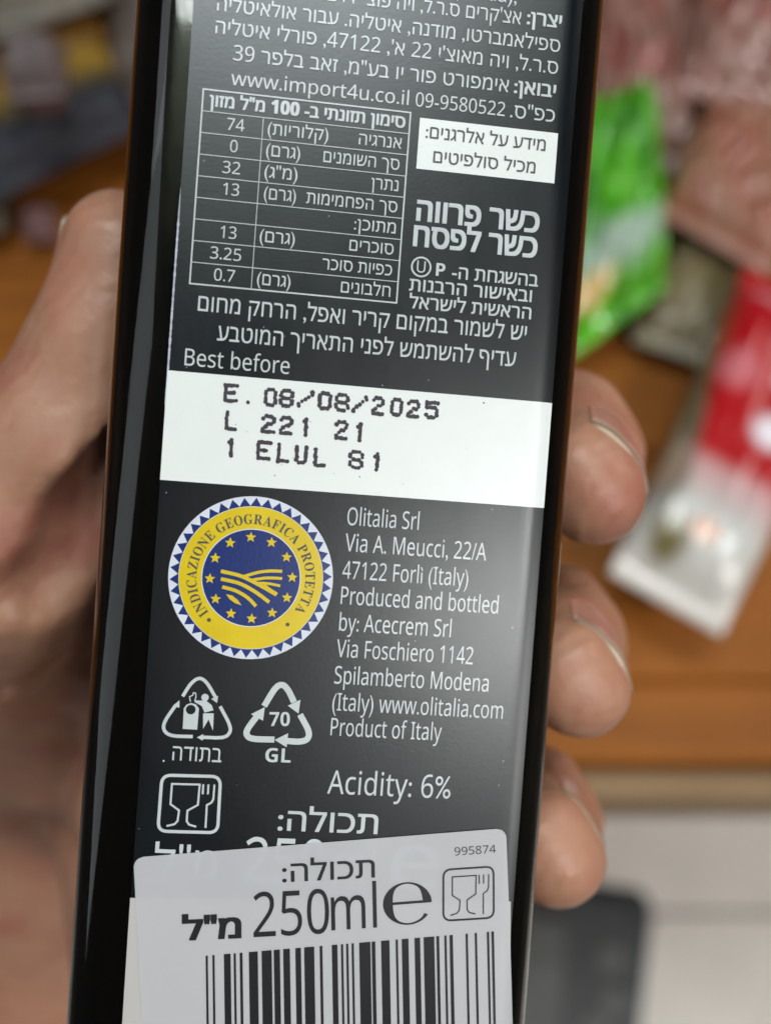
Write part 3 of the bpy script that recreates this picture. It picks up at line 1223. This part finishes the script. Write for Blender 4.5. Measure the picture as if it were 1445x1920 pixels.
def nail(tip, dip, n, rt, length=11.0, free=1.0, spread=62, ahead=3.6):
    tip, dip, n = map(lambda a: np.array(a, float), (tip, dip, n))
    ax = tip - dip
    ax /= np.linalg.norm(ax)
    n = n - ax * (n @ ax)
    n /= np.linalg.norm(n)
    b = np.cross(ax, n)
    nu, nv = 15, 12
    vs = []
    for j in range(nv):
        t_ = j / (nv - 1)
        s = ahead - length + length * t_
        tt = max(0.0, 1 - t_ * 4)
        for i in range(nu):
            u = (i / (nu - 1) * 2 - 1)
            half = spread * (1 - 0.35 * tt ** 2)
            a = math.radians(half * u)
            d = n * math.cos(a) + b * math.sin(a)
            c = tip + ax * (s - 1.2 * u * u * (1 if t_ > .5 else -1) * abs(t_ - .5) * 2)
            vs.append((c, d, t_))
    C0, D0 = np.array([v_[0] for v_ in vs]), np.array([v_[1] for v_ in vs])
    lo, hi = np.zeros(len(vs)), np.full(len(vs), 22.0)
    for _ in range(16):
        mid = (lo + hi) / 2
        ins = hand_sdf(C0 + D0 * mid[:, None]) < 0
        lo, hi = np.where(ins, mid, lo), np.where(ins, hi, mid)
    vs = [(v_[0], v_[1], l_, v_[2]) for v_, l_ in zip(vs, lo)]
    pts = []
    base = {}
    for j in range(nv):
        for i in range(nu):
            c, d, r, t_ = vs[j * nu + i]
            # the plate leaves the rounded tip and runs on straight
            if t_ > 0.72:
                jr = int(0.72 * (nv - 1))
                r = max(r, vs[jr * nu + i][2] * 0.985 - 0.3 * (t_ - .72))
            pts.append(c + d * (r + 0.10))
    P0 = np.array(pts)
    inner = P0 - np.array([v_[1] for v_ in vs]) * 0.6
    allv = np.concatenate([P0, inner])
    nn = nu * nv
    fs = []
    for j in range(nv - 1):
        for i in range(nu - 1):
            a = j * nu + i
            fs.append((a, a + 1, a + nu + 1, a + nu))
            fs.append((nn + a, nn + a + nu, nn + a + nu + 1, nn + a + 1))
    ring = list(range(nu)) + [j * nu + nu - 1 for j in range(1, nv)] + [(nv - 1) * nu + i for i in range(nu - 2, -1, -1)] + [j * nu for j in range(nv - 2, 0, -1)]
    for a, c in zip(ring, ring[1:] + ring[:1]):
        fs.append((a, c, c + nn, a + nn))
    o = mesh('fingernail', allv, fs, M_NAIL, hand, True, scale=MM)
    uv = o.data.uv_layers.new(name='UVMap')
    vi = np.zeros(len(o.data.loops), np.int32)
    o.data.loops.foreach_get('vertex_index', vi)
    vv = (vi % nn)
    uvs = np.stack([(vv % nu) / (nu - 1), (vv // nu) / (nv - 1)], 1).astype(np.float32)
    uv.data.foreach_set('uv', uvs.ravel())
    return o


for i, (tp, dp) in enumerate(FINGERS[:3]):
    nail(tp, dp, (0.70, 0.66, 0.2), 6.5, 11, 1.0, (50, 52, 38)[i], (1.4, 1.9, 0.6)[i])
nail(thumb[0], thumb[1], (-0.85, 0.0, -0.55), 7, 12, 1.0, 46, 3.0)


# ------------------------------------------------------------------ the shop behind: table, packets, floor
TZ = 0.75


def wood_mat(name, c1, c2):
    m, nt, b = nodes(name)
    v = coords(nt, (2.2, 26, 26))
    n = noise(nt, v, 3.5, 6, 0.65)
    v2 = coords(nt, (1, 1, 1))
    big = noise(nt, v2, 9, 2)
    k = mathn(nt, 'ADD', mathn(nt, 'MULTIPLY', n, 0.6), mathn(nt, 'MULTIPLY', big, 0.4))
    nt.links.new(ramp(nt, k, [(0.32, c1), (0.62, c2)]), b.inputs['Base Color'])
    b.inputs['Roughness'].default_value = 0.6
    b.inputs['Specular IOR Level'].default_value = 0.25
    bump(nt, b, n, 0.25, 0.4 * MM)
    return m


M_WOOD = wood_mat('orange_wood', (0.17, 0.050, 0.006), (0.33, 0.110, 0.013))
M_WOODD = wood_mat('table_edge_wood', (0.22, 0.14, 0.075), (0.32, 0.21, 0.115))


def boxm(name, x0, x1, y0, y1, z0, z1, mat, parent, bev=0.002):
    b = bev
    vs = []
    for z, i in ((z0, 0), (z1 - b, 0), (z1, b)):
        vs += [(x0 + i, y0 + i, z), (x1 - i, y0 + i, z), (x1 - i, y1 - i, z), (x0 + i, y1 - i, z)]
    fs = [(3, 2, 1, 0), (8, 9, 10, 11)]
    for k in (0, 4):
        for i in range(4):
            j = (i + 1) % 4
            fs.append((k + i, k + j, k + 4 + j, k + 4 + i))
    return mesh(name, vs, fs, mat, parent)


edge_y = at(722, 1432, TZ).y
table = root('display_table', 'orange brown wooden shop table of wide boards under the packets', 'table', Matrix.Translation((0, edge_y + 0.4, 0)))
oy = -(edge_y + 0.4)
# boards run left to right; the first joint shows below the red packet
joint = at(1300, 1275, TZ).y
ys = [edge_y, joint]
while ys[-1] < edge_y + 0.95:
    ys.append(ys[-1] + 0.098)
for a, b in zip(ys, ys[1:]):
    boxm('board', -0.85, 0.85, a + 0.0003 + oy, b - 0.0003 + oy, TZ - 0.022, TZ - random.random() * 0.0008, M_WOOD, table)
boxm('edge_strip', -0.85, 0.85, edge_y - 0.012 + oy, edge_y - 0.0005 + oy, TZ - 0.05, TZ - 0.004, M_WOODD, table, 0.004)
for sx in (-0.8, 0.8):
    for yy in (0.06, 0.86):
        boxm('leg', sx - 0.03, sx + 0.03, edge_y + yy - 0.03 + oy, edge_y + yy + 0.03 + oy, 0.004, TZ - 0.022, M_WOODD, table)

# floor tiles
def tile_mat():
    m, nt, b = nodes('floor_tile')
    v = coords(nt)
    nt.links.new(ramp(nt, noise(nt, v, 14, 5), [(0.3, (0.66, 0.61, 0.55)), (0.7, (0.74, 0.69, 0.63))]), b.inputs['Base Color'])
    b.inputs['Roughness'].default_value = 0.35
    bump(nt, b, noise(nt, v, 80, 2), 0.08, 0.5 * MM)
    return m


M_TILE = tile_mat()
M_GROUT = print_mat('grout', (0.22, 0.20, 0.175), 0.8)
floor = mesh('floor', [(-3, -3, -0.002), (3, -3, -0.002), (3, 3, -0.002), (-3, 3, -0.002)], [(0, 1, 2, 3)], M_GROUT)
floor['kind'] = 'structure'
floor['label'] = 'pale beige ceramic tiled shop floor'
gy_ = at(1400, 1712, 0).y
gx_ = at(905, 1712, 0).x
S = 0.33
proto = None
for i in range(-4, 3):
    for j in range(-4, 3):
        x0, y0 = gx_ + i * S, gy_ + j * S
        if proto is None:
            proto = boxm('tile', -S / 2 + 0.0025, S / 2 - 0.0025, -S / 2 + 0.0025, S / 2 - 0.0025, -0.006, 0.0, M_TILE, floor, 0.0015)
            o = proto
        else:
            o = proto.copy()
            COL.objects.link(o)
            o.parent = floor
        o.location = (x0 + S / 2, y0 + S / 2, random.random() * 0.0006)


# packets
def pack_mat(name, builder, rough=0.3, bumpk=0.6, coat=0.5):
    m, nt, b = nodes(name)
    tc = N(nt, 'TexCoord')
    sp_ = N(nt, 'SeparateXYZ')
    nt.links.new(tc.outputs['UV'], sp_.inputs[0])
    col = builder(nt, sp_.outputs['X'], sp_.outputs['Y'], tc.outputs['UV'])
    nt.links.new(col, b.inputs['Base Color'])
    b.inputs['Roughness'].default_value = rough
    b.inputs['Coat Weight'].default_value = coat
    b.inputs['Coat Roughness'].default_value = 0.12
    bump(nt, b, noise(nt, coords(nt), 70, 3), bumpk, 1.2 * MM)
    return m


def packet(name, quad, z, puff, mat, label_, cat, parent=None, seed=0, group=None, wr=1.0, seal=0.06):
    """a film bag lying on the table; quad = its corners (TL TR BR BL) where the photograph shows them"""
    P = [at(px, py, TZ + z) for px, py in quad]
    c = sum(P, Vector()) / 4
    Q = [np.array(v_ - c) for v_ in P]
    r_ = np.random.RandomState(seed)
    ph = r_.uniform(0, 6.28, (6, 3))
    fr = r_.uniform(2, 9, (6, 2))
    nu, nv = 40, 40
    vs, uvs = [], []
    for side in (1, -1):
        for j in range(nv):
            for i in range(nu):
                u, v_ = i / (nu - 1), j / (nv - 1)
                a = Q[0] * (1 - u) * (1 - v_) + Q[1] * u * (1 - v_) + Q[2] * u * v_ + Q[3] * (1 - u) * v_
                su = min(1, min(u, 1 - u) / 0.28)
                sv = min(1, max(0, min(v_, 1 - v_) - seal) / 0.25)
                hgt = puff * (1 - (1 - su) ** 2) ** 0.5 * (1 - (1 - sv) ** 2) ** 0.5
                w = sum(math.sin(fr[k][0] * 6.28 * u + ph[k][0] + 2 * math.sin(3 * v_ + ph[k][2])) * math.sin(fr[k][1] * 3 * v_ + ph[k][1]) for k in range(6)) / 6
                crimp = 0.0012 * math.sin(v_ * 240) if sv == 0 else 0
                zz = side * (0.0004 + hgt * 0.5) + (w * 0.28 * wr * (hgt * 0.5 + 0.002) if side > 0 else 0) + crimp * 0.3
                vs.append((a[0], a[1], a[2] + zz))
                uvs.append((u, 1 - v_))
    fs = []
    n = nu * nv
    for j in range(nv - 1):
        for i in range(nu - 1):
            a = j * nu + i
            fs.append((a, a + nu, a + nu + 1, a + 1))
            fs.append((n + a, n + a + 1, n + a + nu + 1, n + a + nu))
    ring = list(range(nu)) + [j * nu + nu - 1 for j in range(1, nv)] + [(nv - 1) * nu + i for i in range(nu - 2, -1, -1)] + [j * nu for j in range(nv - 2, 0, -1)]
    for a, b in zip(ring, ring[1:] + ring[:1]):
        fs.append((a, b, b + n, a + n))
    o = mesh(name, vs, fs, mat, parent, True)
    o.location = c
    uv = o.data.uv_layers.new(name='UVMap')
    vi = np.zeros(len(o.data.loops), np.int32)
    o.data.loops.foreach_get('vertex_index', vi)
    uv.data.foreach_set('uv', np.array(uvs, np.float32)[vi].ravel())
    o['label'] = label_
    o['category'] = cat
    o['group'] = group or 'packets lying on the shop table'
    return o


def uvnoise(nt, uv, s, d=2):
    return noise(nt, uv, s, d)


def spot(nt, uv, cx0, cy0, rx, ry, soft=0.25):
    mp = N(nt, 'Mapping')
    mp.inputs['Location'].default_value = (-cx0 / rx, -cy0 / ry, 0)
    mp.inputs['Scale'].default_value = (1 / rx, 1 / ry, 0)
    nt.links.new(uv, mp.inputs['Vector'])
    ln = N(nt, 'VectorMath', operation='LENGTH')
    nt.links.new(mp.outputs[0], ln.inputs[0])
    mr = N(nt, 'MapRange')
    mr.inputs['From Min'].default_value = 1 - soft
    mr.inputs['From Max'].default_value = 1
    mr.inputs['To Min'].default_value = 1
    mr.inputs['To Max'].default_value = 0
    nt.links.new(ln.outputs['Value'], mr.inputs['Value'])
    return mr.outputs[0]


def green_b(nt, u, v, uv):
    c = ramp(nt, uvnoise(nt, uv, 3.5), [(0.38, (0.035, 0.19, 0.008)), (0.55, (0.10, 0.44, 0.015)), (0.68, (0.17, 0.52, 0.05))])
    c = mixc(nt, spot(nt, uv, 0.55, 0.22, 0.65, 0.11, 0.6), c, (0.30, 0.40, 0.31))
    c = mixc(nt, spot(nt, uv, 0.38, 0.13, 0.22, 0.06, 0.5), c, (0.60, 0.40, 0.15))
    return c


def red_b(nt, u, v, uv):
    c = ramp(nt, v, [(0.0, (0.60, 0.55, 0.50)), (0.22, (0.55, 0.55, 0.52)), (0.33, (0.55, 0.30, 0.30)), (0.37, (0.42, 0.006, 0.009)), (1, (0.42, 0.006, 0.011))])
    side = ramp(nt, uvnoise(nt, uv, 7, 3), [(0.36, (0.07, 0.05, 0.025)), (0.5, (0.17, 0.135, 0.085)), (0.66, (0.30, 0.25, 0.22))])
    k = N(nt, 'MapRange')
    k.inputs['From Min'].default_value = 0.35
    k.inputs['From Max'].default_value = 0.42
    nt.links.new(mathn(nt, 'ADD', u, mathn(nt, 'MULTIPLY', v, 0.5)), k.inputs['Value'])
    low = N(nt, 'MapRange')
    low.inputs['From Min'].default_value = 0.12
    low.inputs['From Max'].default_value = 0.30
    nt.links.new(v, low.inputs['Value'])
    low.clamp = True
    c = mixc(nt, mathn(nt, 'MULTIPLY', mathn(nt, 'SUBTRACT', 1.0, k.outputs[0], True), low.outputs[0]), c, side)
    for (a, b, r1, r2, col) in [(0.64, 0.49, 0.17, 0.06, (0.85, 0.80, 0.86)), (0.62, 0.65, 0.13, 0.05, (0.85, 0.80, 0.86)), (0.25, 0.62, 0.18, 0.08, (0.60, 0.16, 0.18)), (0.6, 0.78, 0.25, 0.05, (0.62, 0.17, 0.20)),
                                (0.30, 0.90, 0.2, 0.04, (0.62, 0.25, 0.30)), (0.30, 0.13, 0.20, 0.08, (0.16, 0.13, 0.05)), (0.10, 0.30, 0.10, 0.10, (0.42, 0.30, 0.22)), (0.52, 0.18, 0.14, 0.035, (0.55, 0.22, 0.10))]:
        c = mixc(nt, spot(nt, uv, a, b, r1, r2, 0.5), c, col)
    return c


def flat_b(stops, sc):
    def f(nt, u, v, uv):
        return ramp(nt, uvnoise(nt, uv, sc, 3), stops)
    return f


M_GREEN = pack_mat('green_film', green_b, 0.16, 1.0)
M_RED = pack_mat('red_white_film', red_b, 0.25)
M_PINK = pack_mat('pink_film', flat_b([(0.32, (0.24, 0.045, 0.035)), (0.46, (0.25, 0.11, 0.085)), (0.58, (0.30, 0.17, 0.14)), (0.70, (0.46, 0.06, 0.07))], 4.0), 0.25, 0.7, 0.8)
M_OLIVE = pack_mat('olive_film', flat_b([(0.35, (0.13, 0.095, 0.035)), (0.55, (0.20, 0.16, 0.085)), (0.7, (0.26, 0.21, 0.14))], 2.5), 0.4)
M_TAN = pack_mat('tan_film', flat_b([(0.35, (0.28, 0.075, 0.045)), (0.55, (0.30, 0.14, 0.085)), (0.7, (0.36, 0.11, 0.09))], 3), 0.4)
M_GREY = pack_mat('grey_film', flat_b([(0.35, (0.065, 0.055, 0.032)), (0.55, (0.12, 0.098, 0.066)), (0.72, (0.17, 0.115, 0.09))], 2.2), 0.5, 0.3, 0.15)


def gold_b(nt, u, v, uv):
    c = ramp(nt, v, [(0.0, (0.005, 0.009, 0.026)), (0.24, (0.006, 0.009, 0.022)), (0.32, (0.07, 0.045, 0.008)), (0.45, (0.36, 0.20, 0.010)), (0.60, (0.16, 0.075, 0.008)), (0.75, (0.38, 0.15, 0.010)), (1, (0.30, 0.13, 0.02))])
    return mixc(nt, mathn(nt, 'MULTIPLY', uvnoise(nt, uv, 5), 0.5), c, (0.03, 0.02, 0.012))


M_GOLD = pack_mat('gold_blue_film', gold_b, 0.6, 0.2, 0.0)
M_LILAC = pack_mat('lilac_film', flat_b([(0.3, (0.13, 0.10, 0.10)), (0.7, (0.20, 0.16, 0.16))], 3), 0.4, 0.4, 0.2)
M_BROWN = pack_mat('brown_grey_film', flat_b([(0.3, (0.10, 0.075, 0.06)), (0.7, (0.15, 0.115, 0.10))], 2), 0.5, 0.3, 0.1)
M_MAUVE = pack_mat('mauve_film', flat_b([(0.3, (0.13, 0.055, 0.05)), (0.7, (0.19, 0.10, 0.10))], 2), 0.5, 0.3, 0.2)

packet('snack_packet', [(1000, 215), (1225, 150), (1245, 545), (1000, 725)], 0.03, 0.045, M_GREEN, 'bright green glossy film packet just right of the bottle, level with the nutrition table', 'packet', seed=1, wr=2.6)
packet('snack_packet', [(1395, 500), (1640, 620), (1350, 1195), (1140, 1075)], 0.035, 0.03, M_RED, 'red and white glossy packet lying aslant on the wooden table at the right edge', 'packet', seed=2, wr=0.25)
packet('snack_packet', [(1320, 300), (1500, 385), (1325, 690), (1180, 640)], 0.012, 0.02, M_OLIVE, 'olive beige flat packet partly under the red and white packet', 'packet', seed=3)
packet('snack_packet', [(1090, -90), (1290, -60), (1300, 330), (1085, 300)], 0.014, 0.035, M_PINK, 'mottled pink packet behind the bright green packet', 'packet', seed=4, wr=1.4)
packet('snack_packet', [(1300, -120), (1560, -60), (1500, 210), (1270, 180)], 0.03, 0.035, M_PINK, 'pink and tan packet at the upper right corner of the table', 'packet', seed=5, wr=1.4)
packet('snack_packet', [(1330, 180), (1580, 240), (1440, 520), (1230, 400)], 0.034, 0.03, M_TAN, 'tan brown packet above the olive beige packet', 'packet', seed=6, wr=1.4)
packet('snack_packet', [(-160, -300), (330, -260), (215, 0), (-120, 115)], 0.055, 0.035, M_GREY, 'greyish green crumpled film packet at the upper left corner', 'packet', seed=7, wr=1.6)
packet('snack_packet', [(200, -40), (420, -60), (400, 200), (215, 190)], 0.03, 0.04, M_BROWN, 'brownish grey packet half hidden behind the top of the bottle', 'packet', seed=10, wr=1.2)
packet('snack_packet', [(-130, 130), (200, 10), (268, 240), (-50, 400)], 0.03, 0.03, M_GOLD, 'golden yellow packet with a dark blue lower edge above the thumb', 'packet', seed=8)
packet('highlight_pack', [(20, 100), (125, 95), (120, 180), (15, 190)], 0.075, 0.03, M_LILAC, 'small pale lilac pack standing in for a highlight on the greyish green packet', 'packet', seed=9)  # purplish grey highlight given the form of a small pack
packet('highlight_pack', [(45, 395), (105, 392), (108, 450), (48, 455)], 0.012, 0.012, M_MAUVE, 'tiny mauve pack standing in for a glare spot beside the thumb tip', 'highlight', seed=11)  # pinkish glare spot put in as a coloured pack
packet('snack_packet', [(-160, 330), (25, 330), (12, 430), (-160, 470)], 0.016, 0.02, M_GREY, 'grey packet cut off by the left edge beside the thumb', 'packet', seed=12)


# dark box on the floor
def dark_mat(name, a, b_, r=0.5):
    m, nt, b = nodes(name)
    nt.links.new(ramp(nt, noise(nt, coords(nt), 28, 4), [(0.35, a), (0.65, b_)]), b.inputs['Base Color'])
    b.inputs['Roughness'].default_value = r
    bump(nt, b, noise(nt, coords(nt), 60, 3), 0.4, 2 * MM)
    return m


M_DARK = dark_mat('charcoal_fabric', (0.010, 0.011, 0.012), (0.020, 0.021, 0.022))
M_PANEL = dark_mat('grey_fabric', (0.050, 0.052, 0.048), (0.080, 0.080, 0.075))
M_RIM = dark_mat('bluish_rim', (0.012, 0.019, 0.027), (0.018, 0.027, 0.036), 0.35)


def slab(name, quad, z0, z1, mat, parent, org, frac=0.14, bev=0.004):
    P = [at(px, py, z1) for px, py in quad]
    ctr = sum(P, Vector()) / 4
    ring = round_rect([np.array((v_.x - org.x, v_.y - org.y)) for v_ in P], frac, 7)
    cc = np.array((ctr.x - org.x, ctr.y - org.y))
    vs = []
    for z, k in ((z0, 1.0), (z1 - bev, 1.0), (z1 - bev * 0.3, 0.985), (z1, 0.96)):
        vs += [(*(cc + (r - cc) * k), z) for r in ring]
    n = len(ring)
    fs = []
    for k in range(3):
        for i in range(n):
            j = (i + 1) % n
            fs.append((k * n + i, k * n + j, (k + 1) * n + j, (k + 1) * n + i)[::-1])
    fs.append(tuple(range(n)))
    fs.append(tuple(range(3 * n, 4 * n))[::-1])
    o = mesh(name, vs, fs, mat, parent, False)
    return o


org = at(1060, 1850, 0)
box = root('floor_bag', 'charcoal bag with a rounded corner and bluish rim standing on the floor tiles', 'bag', Matrix.Translation((org.x, org.y, 0)))
slab('body', [(880, 1618), (1232, 1668), (1165, 2260), (830, 2260)], 0.004, 0.15, M_RIM, box, org, 0.12, 0.012)
slab('cover', [(890, 1636), (1205, 1684), (1140, 2240), (840, 2240)], 0.1505, 0.158, M_DARK, box, org, 0.12, 0.004)
slab('side_panel', [(890, 1712), (1062, 1722), (1040, 2230), (850, 2230)], 0.1585, 0.164, M_PANEL, box, org, 0.06, 0.003)
for px, py in ((1150, 1800), (1155, 1880), (1120, 1930)):
    slab('patch', [(px - 28, py - 26), (px + 26, py - 22), (px + 22, py + 28), (px - 30, py + 24)], 0.1585, 0.161, M_PANEL, box, org, 0.3, 0.002)
